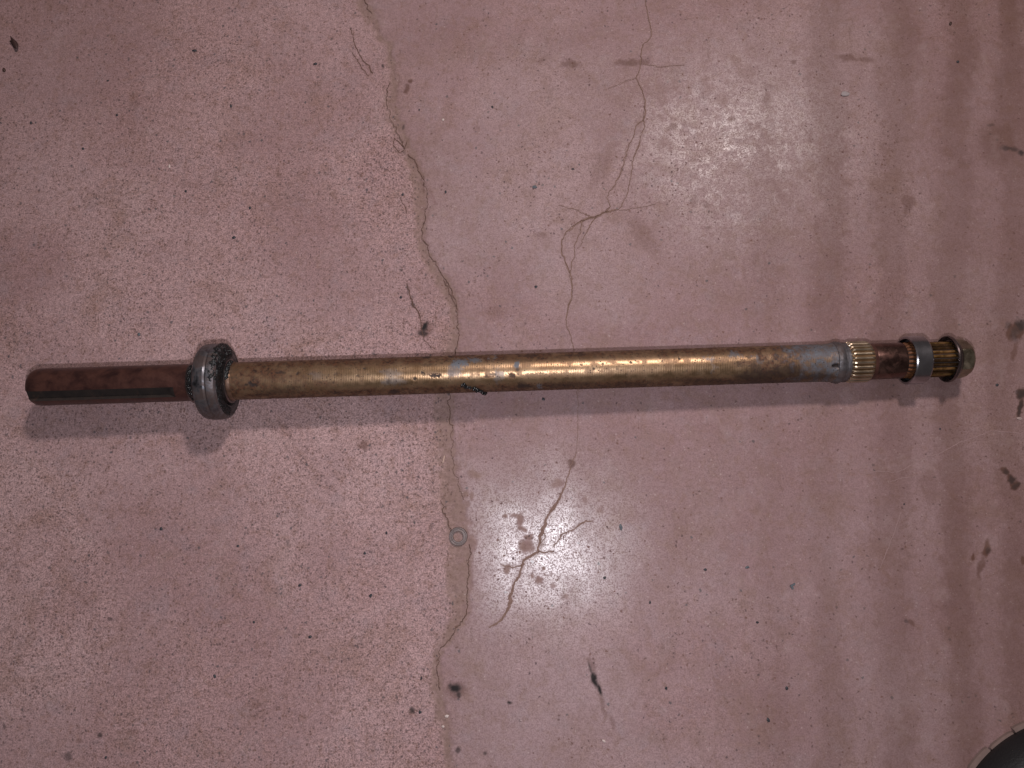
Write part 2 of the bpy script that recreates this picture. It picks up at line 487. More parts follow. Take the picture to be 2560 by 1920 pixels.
    shade_bands = .5 - .5 * np.cos(2 * math.pi * (U - 2004 + wob) / 136)
    shade_bands = sstep(.05, 1.0, shade_bands) * (.1 + 1.7 * fbm(X * 11, Y * 4, 97, 4))
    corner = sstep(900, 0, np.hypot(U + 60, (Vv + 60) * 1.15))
    brown = np.maximum(brown, .26 * shade_bands * sstep(1720, 2150, U + wu * 4))
    brown = np.clip(brown + .34 * sstep(1600, 2600, U + wu * 6) + .16 * corner, 0, 1)  # light falloff to the right and top-left corner, painted as brown
    # relief: cracks and the sunken seam
    Z = -0.0009 * seam + (fbm(X * 14, Y * 14, 101, 3) - .5) * 0.0006
    Z += .0010 * right * np.exp(-np.clip(side, 0, 999) / 45.0)
    far = (X < x0) | (X > x1) | (Y < y0) | (Y > y1)
    Z[far] = 0
    nx, ny = len(xs), len(ys)
    idx = np.arange(nx * ny).reshape(ny, nx)
    q = np.stack((idx[:-1, :-1], idx[:-1, 1:], idx[1:, 1:], idx[1:, :-1]), -1).reshape(-1, 4).astype(np.int32)
    me = bpy.data.meshes.new('floor')
    me.vertices.add(nx * ny)
    me.vertices.foreach_set('co', np.stack((X, Y, Z), -1).ravel().astype(np.float32))
    me.loops.add(q.size)
    me.loops.foreach_set('vertex_index', q.ravel())
    me.polygons.add(len(q))
    me.polygons.foreach_set('loop_start', np.arange(0, q.size, 4, dtype=np.int32))
    me.update(calc_edges=True)
    me.shade_smooth()
    one = np.ones_like(X)
    for nm, ch in (('wear', (dust, pol, grime)), ('stain', (brown, pale, sandy))):  # brown in 'stain' also holds the painted shade
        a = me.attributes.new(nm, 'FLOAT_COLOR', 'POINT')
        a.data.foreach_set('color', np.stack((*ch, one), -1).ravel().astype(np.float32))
    me.materials.append(floor_material())
    o = bpy.data.objects.new('floor', me)
    COL.objects.link(o)
    o['kind'] = 'structure'
    return o


FLOOR = floor()


# ------------------------------------------------------------------ cracks: ribbons of packed dust in the slab
def und(x, y):
    return float((fbm(np.array([x * 14.0]), np.array([y * 14.0]), 101, 3)[0] - .5) * 0.0006)


def ribbon(name, poly, mat, wk, jit, seed, lift=.00018):
    r_ = random.Random(seed)
    pts = []
    for (a, b) in zip(poly[:-1], poly[1:]):
        n = max(2, int(math.hypot(b[0] - a[0], b[1] - a[1]) / 3.0))
        ox, oy = -(b[1] - a[1]), (b[0] - a[0])
        L = math.hypot(ox, oy)
        dev = 0.0
        for k in range(n):
            t_ = k / n
            dev = dev * .75 + r_.gauss(0, jit)
            e = math.sin(math.pi * t_)
            pts.append((a[0] + (b[0] - a[0]) * t_ + ox / L * dev * e, a[1] + (b[1] - a[1]) * t_ + oy / L * dev * e, a[2] + (b[2] - a[2]) * t_))
    pts.append(poly[-1])
    vs, fs = [], []
    w1 = w2 = 1.0
    for i, (x, y, w) in enumerate(pts):
        a, b = pts[max(0, i - 1)], pts[min(len(pts) - 1, i + 1)]
        dx, dy = b[0] - a[0], b[1] - a[1]
        L = math.hypot(dx, dy) or 1
        w1 = w1 * .6 + .4 * r_.uniform(.25, 1.75)
        w2 = w2 * .6 + .4 * r_.uniform(.25, 1.75)
        for sg, k in ((1, w1), (-1, w2)):
            q = at(x - sg * dy / L * w * wk * k, y + sg * dx / L * w * wk * k)
            vs.append((q.x, q.y, und(q.x, q.y) + lift))
    for i in range(len(pts) - 1):
        fs.append((2 * i, 2 * i + 1, 2 * i + 3, 2 * i + 2))
    o = mesh_obj(name, vs, fs, mat, FLOOR)
    bm = bmesh.new()
    bm.from_mesh(o.data)
    for f in bm.faces:
        if f.normal.z < 0:
            f.normal_flip()
    bm.to_mesh(o.data)
    bm.free()
    return o


def dust_mat(name, c1, c2):
    g = NT(name)
    n = g.noise(g.pos(), 260.0, 4.0, .7)
    return g.out(g.mix(g.ramp(n, .3, .7), c1, c2), .95, 0, g.bump(n, .4, .001), .1)


M_CRACK = dust_mat('crack_dust', (0.195, 0.120, 0.096), (0.275, 0.178, 0.150))
M_CRACKD = dust_mat('crack_dark_dirt', (0.095, 0.056, 0.045), (0.165, 0.098, 0.078))  # darker brown dirt for crack cores and hairlines
M_SCR = dust_mat('scratched_lime', (0.285, 0.185, 0.18), (0.335, 0.225, 0.215))
for i, p_ in enumerate(CRACKS):
    ribbon('crack', p_, M_CRACK, .50 if i < 10 else .62, 1.2, 500 + i)
    if i < 10:
        ribbon('crack', p_, M_CRACKD, .11, 1.2, 540 + i, .00030)
for i, p_ in enumerate(HAIR):
    ribbon('hairline_crack', p_, M_CRACKD, .40, 1.2, 600 + i)
r2_ = random.Random(77)
k_ = 0
while k_ < len(SEAM) - 2:
    n_ = r2_.choice((2, 2, 3))
    sg_ = r2_.choice((1, 1, 1, -1))
    if r2_.random() < .8:
        seg_ = [(x + sg_ * w * r2_.uniform(.55, 1.0), y, r2_.uniform(.8, 2.0)) for (x, y, w) in SEAM[k_:k_ + n_ + 1]]
        ribbon('hairline_crack', seg_, M_CRACKD, .60, 2.2, 650 + k_, .0006)
    k_ += n_
for i, p_ in enumerate(SCRATCH):
    ribbon('scratch', p_, M_SCR, .55, .5, 700 + i)

# ------------------------------------------------------------------ the shaft
def axis_px(x):
    return 967.5 - 0.0309 * (x - 110)


def px_radius(x, y, rpx, z):
    p = at(x, y, z)
    return rpx * depth_at(p) / F


hL = 0.036
hR = 0.022
for _ in range(4):
    hL = px_radius(540, axis_px(540), 95.5, hL)
    hR = px_radius(2283, axis_px(2283), 60.5, hR)
PL = at(544, axis_px(544), hL)
PR = at(2283, axis_px(2283), hR)
AX = (PR - PL).normalized()
NZ = (Vector((0, 0, 1)) - AX * AX.z).normalized()     # up, square to the axis
NB = AX.cross(NZ)                                     # towards the front (picture bottom) or back
if NB.y > 0:
    NB = -NB
BASE = Vector(((PL.x + PR.x) / 2, (PL.y + PR.y) / 2, 0))
RMAIN = px_radius(1300, axis_px(1300), 47.0, (hL + hR) / 2)
MMPX = RMAIN / 47.0                                   # metres per photo pixel at the shaft


def s_of(px):
    """distance along the axis (from PL) whose picture lies at photo x"""
    a = ray(px, axis_px(px))
    # intersect the vertical-ish plane through the camera and this column with the axis
    n = a.cross(RM @ Vector((0, 1, 0)))
    c = Vector((0, 0, H))
    return (c - PL).dot(n) / AX.dot(n)


def apt(s, r, th):
    """point at axis distance s, radius r, angle th (0 = up, 90 = towards picture bottom), in shaft space"""
    return PL + AX * s + NZ * (r * math.cos(th)) + NB * (r * math.sin(th)) - BASE


shaft = bpy.data.objects.new('axle_shaft', None)
COL.objects.link(shaft)
shaft.location = BASE
tag(shaft, 'long rusty bronze coloured steel axle shaft with bearings lying across the concrete floor', 'shaft')


def lathe(name, prof, mat, parent=shaft, seg=96, rfun=None, closed=True, th0=0.0, th1=2 * math.pi, smooth=True, subdiv=0.0):
    """surface of revolution about the shaft axis; prof = [(s, r)]"""
    pr = []
    for (a, b) in zip(prof[:-1], prof[1:]):
        n = max(1, int(abs(b[0] - a[0]) / subdiv)) if subdiv else 1
        for k in range(n):
            t = k / n
            pr.append((a[0] + (b[0] - a[0]) * t, a[1] + (b[1] - a[1]) * t))
    pr.append(prof[-1])
    full = abs(th1 - th0 - 2 * math.pi) < 1e-6
    cols = seg if full else seg + 1
    vs, fs = [], []
    for i, (s, r) in enumerate(pr):
        for j in range(cols):
            th = th0 + (th1 - th0) * j / seg
            rr = r if rfun is None else rfun(s, r, th)
            vs.append(apt(s, rr, th))
    for i in range(len(pr) - 1):
        for j in range(seg):
            j2 = (j + 1) % cols if full else j + 1
            fs.append((i * cols + j, i * cols + j2, (i + 1) * cols + j2, (i + 1) * cols + j))
    if closed and full:
        fs.append(tuple(range(cols)))
        fs.append(tuple((len(pr) - 1) * cols + j for j in reversed(range(cols))))
    o = mesh_obj(name, vs, fs, mat, parent, smooth)
    bm = bmesh.new()
    bm.from_mesh(o.data)
    bmesh.ops.recalc_face_normals(bm, faces=bm.faces)
    for e in bm.edges:
        if len(e.link_faces) == 2 and e.calc_face_angle(0) > math.radians(24):
            e.smooth = False
    bm.to_mesh(o.data)
    bm.free()
    return o


# ---- materials of the shaft
def steel_main():
    g = NT('patinated_steel')
    P = g.obj()
    A = g.attr('patina')     # r rust/brown with painted edge shade, g grey-blue film, b black pits
    ax = g.attr('along')     # r position along the shaft
    n1 = g.noise(P, 60.0, 5.0, 0.65, 0.3)
    n2 = g.noise(P, 420.0, 3.0, 0.7)
    n3 = g.noise(g.scaled(P, (0.15, 1, 1)), 240.0, 3.0, 0.6)
    c = g.mix(g.ramp(n1, .3, .7), (0.27, 0.166, 0.092), (0.42, 0.282, 0.172))
    c = g.mix(g.math('MULTIPLY', g.ramp(n2, .52, .75), .55), c, (0.30, 0.20, 0.13))
    c = g.mix(g.math('MULTIPLY', g.ramp(n3, .5, .8), .35), c, (0.36, 0.24, 0.15))
    rust = g.math('MULTIPLY', A[0], g.ramp(g.noise(P, 300.0, 4.0, 0.75), .22, .60, .66, 1.0))  # rust plus painted edge shade
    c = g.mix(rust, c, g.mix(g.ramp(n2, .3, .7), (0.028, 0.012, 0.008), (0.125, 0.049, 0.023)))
    c = g.mix(A[1], c, g.mix(n1, (0.085, 0.095, 0.115), (0.20, 0.22, 0.255)))
    d, r = g.voro(P, 560.0)
    pit = g.math('MULTIPLY', g.ramp(d, .2, .4, 1, 0), g.math('GREATER_THAN', r[0], g.math('SUBTRACT', 1.0, g.math('MULTIPLY', g.ramp(n1, .34, .62), .28))))
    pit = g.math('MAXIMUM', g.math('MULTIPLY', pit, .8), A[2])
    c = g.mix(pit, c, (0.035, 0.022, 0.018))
    dull = g.math('MAXIMUM', g.math('MAXIMUM', rust, pit), g.math('MULTIPLY', A[1], .85))
    rough = g.math('ADD', 0.35, g.math('MULTIPLY', dull, 0.28))
    rough = g.math('ADD', rough, g.math('MULTIPLY', g.math('SUBTRACT', n1, .5), .10))
    metal = g.math('SUBTRACT', 0.97, g.math('MULTIPLY', dull, 0.75))
    # turning marks: fine rings round the shaft
    wv = g.n('ShaderNodeTexWave', wave_type='BANDS', bands_direction='X')
    sx = g.n('ShaderNodeCombineXYZ')
    g.link(ax[0], sx.inputs[0])
    g.link(sx.outputs[0], wv.inputs['Vector'])
    wv.inputs['Scale'].default_value = 210.0
    wv.inputs['Distortion'].default_value = 0.0
    nb = g.bump(wv.outputs[1], .07, 0.0004)
    nb = g.bump(n2, .07, 0.0006, nb)
    nb = g.bump(g.math('MULTIPLY', dull, -1.0), .10, 0.0005, nb)
    return g.out(c, rough, metal, nb)


def metal_mat(name, c1, c2, rough, metal=1.0, rust=0.0, scale=90.0, bump=.15, rust_col=(0.14, 0.055, 0.03), vr=.2):
    g = NT(name)
    P = g.obj()
    n1 = g.noise(P, scale, 5.0, .65, .3)
    n2 = g.noise(P, scale * 6, 3.0, .7)
    c = g.mix(g.ramp(n1, .3, .7), c1, c2)
    rm = g.math('MULTIPLY', g.ramp(g.noise(P, scale * .8, 5.0, .7, .5), .62 - rust * .5, .80 - rust * .4), min(1.0, rust * 1.6))
    c = g.mix(rm, c, g.mix(n2, rust_col, tuple(v * 2.2 for v in rust_col)))
    ro = g.math('ADD', g.math('ADD', rough, g.math('MULTIPLY', g.math('SUBTRACT', n1, .5), vr)), g.math('MULTIPLY', rm, .25))
    me = g.math('SUBTRACT', metal, g.math('MULTIPLY', rm, metal * .8))
    return g.out(c, ro, me, g.bump(n2, bump, .0006))


M_MAIN = steel_main()
M_STUB = metal_mat('oxide_brown_steel', (0.040, 0.017, 0.016), (0.092, 0.038, 0.030), .36, .40, .40, 75.0, .22, (0.05, 0.018, 0.012))
M_KEY = metal_mat('dark_keyway', (0.020, 0.015, 0.014), (0.035, 0.024, 0.02), .75, .2, .1)
M_RACE = metal_mat('bearing_steel', (0.105, 0.108, 0.122), (0.25, 0.255, 0.285), .31, 1.0, .55, 110.0, .10, (0.045, 0.028, 0.024), .22)
M_POLISH = metal_mat('polished_race', (0.36, 0.355, 0.38), (0.48, 0.47, 0.50), .25, 1.0, .06, 60.0, .04, (0.06, 0.03, 0.02), .1)
M_SEAL = metal_mat('greasy_seal', (0.012, 0.014, 0.016), (0.03, 0.03, 0.032), .34, .0, .15, 150.0, .5, (0.03, 0.018, 0.012))
M_GREASE = metal_mat('black_grease', (0.006, 0.007, 0.008), (0.014, 0.014, 0.015), .20, .0, 0.0, 260.0, .8)
M_SPLINE = metal_mat('worn_golden_steel', (0.52, 0.41, 0.29), (0.68, 0.56, 0.42), .31, 1.0, .10, 120.0, .12, (0.10, 0.045, 0.02))
M_VALLEY = metal_mat('spline_valley', (0.16, 0.095, 0.05), (0.26, 0.165, 0.09), .42, .9, .2, 120.0, .15)
M_SPLINE2 = metal_mat('oily_amber_spline', (0.22, 0.115, 0.042), (0.40, 0.235, 0.085), .28, .95, .45, 140.0, .2, (0.07, 0.026, 0.012))
M_JOURNAL = metal_mat('heat_tinted_journal', (0.07, 0.036, 0.032), (0.20, 0.115, 0.095), .25, .95, .30, 75.0, .08, (0.06, 0.022, 0.014), .15)
M_ORANGE = metal_mat('orange_rust_spline', (0.09, 0.036, 0.016), (0.17, 0.068, 0.026), .45, .6, .4, 150.0, .3, (0.08, 0.03, 0.015))
M_NUT = metal_mat('oiled_nut_steel', (0.20, 0.165, 0.115), (0.38, 0.325, 0.24), .32, .95, .25, 110.0, .15, (0.05, 0.026, 0.018))
M_FLANGE = metal_mat('dark_flange', (0.11, 0.085, 0.085), (0.19, 0.15, 0.145), .28, .9, .15, 100.0, .08, (0.04, 0.02, 0.015))
M_SHOULDER = metal_mat('brown_shoulder', (0.15, 0.09, 0.06), (0.27, 0.17, 0.115), .34, .85, .5, 130.0, .15, (0.05, 0.022, 0.014))
M_DARKTOOTH = metal_mat('oily_dark_tooth', (0.075, 0.042, 0.02), (0.15, 0.085, 0.038), .32, .9, .3, 150.0, .2, (0.03, 0.012, 0.008))
M_WELD = metal_mat('grey_patina_collar', (0.075, 0.068, 0.072), (0.165, 0.155, 0.165), .46, .6, .45, 110.0, .25, (0.05, 0.03, 0.025))

r0 = RMAIN
px = MMPX


def main_tube():
    """the long turned bar, dense enough to carry its patina"""
    s0, s1 = s_of(584), s_of(2086)
    n, seg = 1100, 120
    s = np.linspace(s0, s1, n)
    th = np.linspace(0, 2 * math.pi, seg, endpoint=False)
    SS, TH = np.meshgrid(s, th, indexing='ij')
    SS = SS.ravel()
    TH = TH.ravel()
    # picture column of every ring, and angle from the line of sight (-90 top edge .. +90 bottom edge)
    pxs = np.array([584.0 + (2086 - 584.0) * i / 400 for i in range(401)])
    sv = np.array([s_of(v) for v in pxs])
    PX = np.interp(SS, sv, pxs)
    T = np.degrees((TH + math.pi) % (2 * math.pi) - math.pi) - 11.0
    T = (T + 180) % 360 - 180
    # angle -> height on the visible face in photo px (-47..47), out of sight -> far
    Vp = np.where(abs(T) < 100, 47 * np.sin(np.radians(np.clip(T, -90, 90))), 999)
    u = SS * 1000
    w = TH * r0 * 1000
    nz = (fbm(u * .22 + 50, w * .22 + 50, 201, 4) - .5)
    nf = (fbm(u * 1.1 + 50, w * 1.1 + 50, 211, 3) - .5)

    def spot(cx, cy, rx, ry, st, jag=1.0):
        d = np.hypot((PX - cx + nz * 40 * jag + nf * 14 * jag) / rx, (Vp - cy + nf * 16 * jag) / ry)
        return st * (1 - sstep(.55, 1.25, d))

    mx = np.maximum.reduce
    rust = mx([spot(*a) for a in (  # rust plus painted edge shade
        (640, 6, 45, 30, .6), (690, -18, 45, 12, .95), (700, -2, 40, 9, .7), (648, 6, 16, 12, 1), (820, 14, 40, 9, .8), (780, 20, 60, 8, .4), (600, 0, 26, 60, .75),
        (1275, 8, 10, 9, .9), (1220, 5, 12, 8, .7), (1400, 10, 60, 7, .45), (1340, 9, 40, 7, .5), (1600, 4, 50, 14, .35), (1790, -16, 40, 8, .5), (1870, 0, 26, 20, .7),
        (1890, -20, 22, 14, .6), (1930, 0, 50, 20, .55), (1985, 10, 26, 24, .5), (2060, -8, 12, 16, .85), (2066, -24, 14, 10, .7), (1090, 0, 14, 5, .9))]
        + [1.0 * sstep(14, 36, abs(Vp + 1)) * (.9 + nz * 1.3), 0.42 * sstep(-.02, .20, nz), .95 * sstep(980, 640, PX) * (.85 + nz * 1.6), .95 * sstep(1770, 1930, PX + nz * 120) * (.85 + nz * 1.6), np.where(Vp > 900, .5, 0)])  # first term paints shade along the bar's top and bottom edges
    film = mx([spot(*a) for a in (
        (1150, -26, 18, 12, .95), (1185, -34, 18, 6, .8), (1140, -10, 22, 16, .5), (985, -8, 30, 10, .4), (990, 12, 32, 10, .45), (1296, -20, 7, 9, .95), (1246, 6, 12, 22, .45),
        (1240, -40, 8, 6, .6), (1350, 36, 9, 6, .6), (1830, -28, 16, 7, .6), (1880, -16, 10, 12, .5), (1765, -18, 9, 8, .5), (1770, 6, 8, 16, .35), (800, -8, 20, 10, .25))]
        + [.80 * sstep(1940, 2050, PX + nz * 150 + nf * 50 + (Vp < 500) * Vp * -.5) * (.75 + nz + nf)])
    pit = mx([spot(*a) for a in (
        (642, 6, 7, 6, 1, .4), (652, 10, 8, 4, 1, .4), (632, 9, 6, 3, .8, .4), (718, -18, 10, 4, .7, .5), (758, -14, 6, 4, .9, .4), (1062, -6, 5, 4, 1, .4), (1092, 2, 16, 4, .9, .5),
        (1043, 8, 5, 4, .9, .3), (980, 14, 5, 9, .5, .4), (850, -10, 8, 4, .6, .4), (845, 36, 14, 4, .8, .5), (990, 38, 14, 6, .9, .5), (920, -22, 4, 3, .9, .3), (905, -4, 5, 3, .7, .3),
        (1072, -26, 18, 4, .5, .5), (1310, 34, 22, 6, .9, .5), (1300, 26, 12, 4, .6, .5), (1296, -8, 5, 5, .7, .3), (1330, -40, 26, 4, .6, .5), (1430, -38, 40, 3, .6, .5),
        (1480, -4, 3, 3, .9, .2), (1500, -14, 3, 3, .8, .2), (1448, -14, 3, 3, .7, .2), (1570, -16, 4, 3, .8, .2), (1690, -22, 3, 3, .8, .2), (1560, 14, 4, 3, .6, .2),
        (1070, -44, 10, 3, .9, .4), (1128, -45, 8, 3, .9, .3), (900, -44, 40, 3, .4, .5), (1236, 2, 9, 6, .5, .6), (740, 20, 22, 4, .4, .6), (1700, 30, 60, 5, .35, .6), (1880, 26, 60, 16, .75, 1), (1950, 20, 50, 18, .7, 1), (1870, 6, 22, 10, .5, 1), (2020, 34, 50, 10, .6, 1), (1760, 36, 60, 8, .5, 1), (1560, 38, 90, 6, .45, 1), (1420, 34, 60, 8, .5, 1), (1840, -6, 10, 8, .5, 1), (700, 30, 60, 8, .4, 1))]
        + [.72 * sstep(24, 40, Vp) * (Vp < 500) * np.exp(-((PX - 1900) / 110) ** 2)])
    rr = np.full_like(SS, r0)
    hole = 1 - sstep(.5, 1.1, np.hypot((PX - 2071) / 11, (Vp - 8) / 5.5))
    rr -= hole * .004 + pit * .00018 - film * .00006
    pit = np.maximum(pit, hole)
    # slight flare and a rounded weld lip towards the right end
    rr += sstep(2050, 2086, PX) * 2.0 * px
    c, sn = np.cos(TH), np.sin(TH)
    co = (np.array(PL - BASE)[None] + SS[:, None] * np.array(AX)[None] + (rr * c)[:, None] * np.array(NZ)[None] + (rr * sn)[:, None] * np.array(NB)[None])
    idx = np.arange(n * seg).reshape(n, seg)
    nxt = np.roll(idx, -1, 1)
    q = np.stack((idx[:-1], nxt[:-1], nxt[1:], idx[1:]), -1).reshape(-1, 4).astype(np.int32)
    if AX.cross(NZ).dot(NB) < 0:
        q = q[:, ::-1].copy()
    me = bpy.data.meshes.new('main_bar')
    me.vertices.add(n * seg)
    me.vertices.foreach_set('co', co.ravel().astype(np.float32))
    me.loops.add(q.size)
    me.loops.foreach_set('vertex_index', q.ravel())
    me.polygons.add(len(q))
    me.polygons.foreach_set('loop_start', np.arange(0, q.size, 4, dtype=np.int32))
    me.update(calc_edges=True)
    me.shade_smooth()
    one = np.ones_like(SS)
    for nm, ch in (('patina', (np.clip(rust, 0, 1), np.clip(film, 0, 1), np.clip(pit, 0, 1))), ('along', (SS, one, one))):  # rust in 'patina' also holds the painted edge shade
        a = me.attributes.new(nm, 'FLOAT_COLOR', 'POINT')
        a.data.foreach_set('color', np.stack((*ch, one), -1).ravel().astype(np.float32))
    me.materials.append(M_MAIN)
    o = bpy.data.objects.new('main_bar', me)
    COL.objects.link(o)
    o.parent = shaft
    o['label'] = 'bronze coloured main bar with turning marks and blue grey patina'
    return o


main_tube()

# ---- keyed stub on the left, with a real slot
KA = math.radians(40.5)             # middle of the keyway, from straight up towards the picture bottom
KW = math.radians(17.5)           # half angle


def stub():
    s0, s1 = s_of(86), s_of(522)
    sk = s_of(452)
    dep = 4.6e-3
    rad = r0 * .995
    prof = [(s0, rad * .80), (s0 + .0012, rad * .88), (s0 + .004, rad * .97), (s0 + .0075, rad), (sk - .016, rad), (sk - .010, rad), (sk - .005, rad), (sk, rad), (sk + .002, rad), (s1, rad)]
    angs = []
    a = KA + KW
    n = 88
    for j in range(n + 1):
        angs.append((a + (2 * math.pi - 2 * KW) * j / n, False))
    m = 12
    for j in range(m + 1):
        angs.append((KA - KW + 2 * KW * j / m, True))
    vs, fs, fm = [], [], []
    cols = len(angs)
    hw = rad * math.sin(KW)
    for (s, r) in prof:
        if s <= sk - .012:
            k = 1.0
        else:
            k = max(0.0, 1 - ((s - (sk - .012)) / .012)) ** .6 if s < sk else 0.0
        for (th, slot) in angs:
            if slot and k > 0:
                flat = (rad - dep) / max(math.cos(th - KA), .2)
                rr = r + (min(flat, r) - r) * k
            else:
                rr = r
            vs.append(apt(s, rr, th))
    for i in range(len(prof) - 1):
        for j in range(cols):
            j2 = (j + 1) % cols
            fs.append((i * cols + j, i * cols + j2, (i + 1) * cols + j2, (i + 1) * cols + j))
            fm.append(1 if (j >= n and prof[i][0] < sk) else 0)
    fs.append(tuple(range(cols)))
    fm.append(0)
    o = mesh_obj('keyed_stub', vs, fs, M_STUB, shaft)
    o.data.materials.append(M_KEY)
    o.data.polygons.foreach_set('material_index', fm)
    bm = bmesh.new()
    bm.from_mesh(o.data)
    bmesh.ops.recalc_face_normals(bm, faces=bm.faces)
    for e in bm.edges:
        if len(e.link_faces) == 2 and e.calc_face_angle(0) > math.radians(30):
            e.smooth = False
    bm.to_mesh(o.data)
    bm.free()
    o['label'] = 'dark brown oxidised stub end with a long keyway slot'
    return o


stub()

# ---- big bearing on the left
bs0, bs1 = s_of(514), s_of(572)
bw = bs1 - bs0
RB = hL
bearing = bpy.data.objects.new('large_bearing', None)
COL.objects.link(bearing)
bearing.parent = shaft
bearing['label'] = 'large greasy ball bearing with bulging outer ring'
prof = [(bs0 + .0010, RB * .86)]
for k in range(15):
    t = k / 14
    c = 1 - (2 * t - 1) ** 2
    g_ = math.exp(-((t - .56) / .035) ** 2)
    prof.append((bs0 + bw * t, RB * (.905 + .095 * c ** .42) - .0009 * g_))
prof.append((bs1 - .0010, RB * .86))
lathe('outer_ring', prof, M_RACE, bearing, 128, closed=False)
for sd, s in ((-1, bs0), (1, bs1)):
    q = lambda d, r: (s - sd * d, r)
    lathe('seal', [q(.0012, RB * .87), q(.0002, RB * .84), q(-.0008, RB * .76), q(-.0012, RB * .68), q(-.0010, r0 * 1.30), q(.002, r0 * 1.12)], M_SEAL, bearing, 96, closed=False)
lathe('inner_ring', [(bs0 - .0105, r0 * 1.0), (bs0 - .0105, r0 * 1.10), (bs0 - .009, r0 * 1.13), (bs0 + .001, r0 * 1.15), (bs1 - .003, r0 * 1.17), (bs1 + .0024, r0 * 1.17), (bs1 + .0034, r0 * 1.12), (bs1 + .0034, r0 * 1.0)],
      M_FLANGE, bearing, 96, closed=False)
# shoulder of the bar beside the bearing
lathe('shoulder', [(bs1 - .004, r0 * 1.01), (bs1 + .0036, r0 * 1.06), (bs1 + .0050, r0 * 1.045), (bs1 + .0064, r0 * 1.003), (s_of(590), r0 * 1.002)], M_SHOULDER, shaft, 96, closed=False)


def grease_skin(name, prof, th0, th1, amp, seed, seg=90, parent=bearing):
    """lumpy film of grease over a profile, thinning out at its edges"""
    n = len(prof)
    vs, fs = [], []
    U_, V_ = np.meshgrid(np.linspace(0, 1, n), np.linspace(0, 1, seg + 1), indexing='ij')
    nz = fbm(U_ * n * .55 + 3, V_ * seg * .30 + 3, seed, 3)
    for i, (s, r) in enumerate(prof):
        for j in range(seg + 1):
            th = th0 + (th1 - th0) * j / seg
            e = min(1, 5 * min(V_[i, j], 1 - V_[i, j])) * min(1, 4 * min(U_[i, j], 1 - U_[i, j]) + .0)
            d = amp * (nz[i, j] * 1.6 - .48) * e - .0006 * (1 - e)
            a, b = prof[max(0, i - 1)], prof[min(n - 1, i + 1)]
            ts, tr = b[0] - a[0], b[1] - a[1]
            L = math.hypot(ts, tr) or 1
            vs.append(apt(s - tr / L * d, r + ts / L * d, th))
    for i in range(n - 1):
        for j in range(seg):
            a = i * (seg + 1) + j
            fs.append((a, a + 1, a + seg + 2, a + seg + 1))
    o = mesh_obj(name, vs, fs, M_GREASE, parent)
    bm = bmesh.new()
    bm.from_mesh(o.data)
    bmesh.ops.recalc_face_normals(bm, faces=bm.faces)
    bm.to_mesh(o.data)
    bm.free()
    return o


def seg_prof(pts, step=.0009):
    out = []
    for a, b in zip(pts[:-1], pts[1:]):
        n = max(1, int(math.hypot(b[0] - a[0], b[1] - a[1]) / step))
        out += [(a[0] + (b[0] - a[0]) * k / n, a[1] + (b[1] - a[1]) * k / n) for k in range(n)]
    out.append(pts[-1])
    return out


rad_ = math.radians
grease_skin('grease', seg_prof([(bs0 + bw * .60, RB * .998), (bs0 + bw * .85, RB * .965), (bs1 - .0002, RB * .90), (bs1 + .0009, RB * .80), (bs1 + .0016, r0 * 1.35), (bs1 + .0030, r0 * 1.16)]), rad_(-105), rad_(22), .0030, 301, 140)
grease_skin('grease', seg_prof([(bs1 - .0008, RB * .93), (bs1 + .0002, RB * .88), (bs1 + .0012, RB * .75), (bs1 + .0010, r0 * 1.28)]), rad_(-5), rad_(110), .0022, 311, 140)
grease_skin('grease', seg_prof([(bs0 + bw * .20, RB * .97), (bs0 + .0002, RB * .90), (bs0 - .0006, RB * .80)]), rad_(-90), rad_(75), .0024, 321, 140)
grease_skin('grease', seg_prof([(bs0 - .0098, r0 * 1.03), (bs0 - .0092, r0 * 1.13), (bs0 - .001, r0 * 1.15)]), rad_(-60), rad_(85), .0020, 331)
grease_skin('grease', seg_prof([(bs1 + .0030, r0 * 1.17), (bs1 + .0048, r0 * 1.08), (bs1 + .0066, r0 * 1.01)]), rad_(-80), rad_(6), .0024, 341, 90)


# ---- clump of grease hanging under the bar
def clump(parent):
    bm = bmesh.new()
    sp = [(1158, 27, 6), (1166, 30, 6), (1176, 33, 5), (1186, 36, 6), (1194, 40, 7), (1203, 43, 6), (1209, 47, 7), (1212, 52, 5), (1205, 50, 4), (1162, 24, 4)]
    for (cx, vp, rp) in sp:
        b = bmesh.ops.create_icosphere(bm, subdivisions=2, radius=rp * px)
        sc = min(1, vp / 47.0)
        th = math.asin(sc) + rad_(11)
        rr = r0 + max(0, vp - 47) * px * .6
        c = apt(s_of(cx), rr, th)
        for v in b['verts']:
            k = 1 + random.uniform(-.35, .35)
            v.co = c + Vector(v.co) * k
    me = bpy.data.meshes.new('grease_clump')
    bm.to_mesh(me)
    bm.free()
    me.materials.append(M_GREASE)
    o = bpy.data.objects.new('grease_clump', me)
    COL.objects.link(o)
    o.parent = parent
    o['label'] = 'ragged clump of black grease stuck under the bar'


clump(shaft)

# ---- right end: collar, spline, journal, bearing, second spline, flange nut
lathe('weld_collar', [(s_of(2076), r0 * .99), (s_of(2079), r0 * 1.075), (s_of(2085), r0 * 1.125), (s_of(2091), r0 * 1.12), (s_of(2096), r0 * 1.07), (s_of(2098), r0 * 1.035),
                      (s_of(2102), r0 * 1.03), (s_of(2104), r0 * 1.06), (s_of(2109), r0 * 1.06), (s_of(2112), r0 * 1.0)], M_WELD, shaft, 96, closed=False,
      rfun=lambda s, r, th: r * (1 + .012 * math.sin(5 * th + 1) * math.sin(11 * th)))


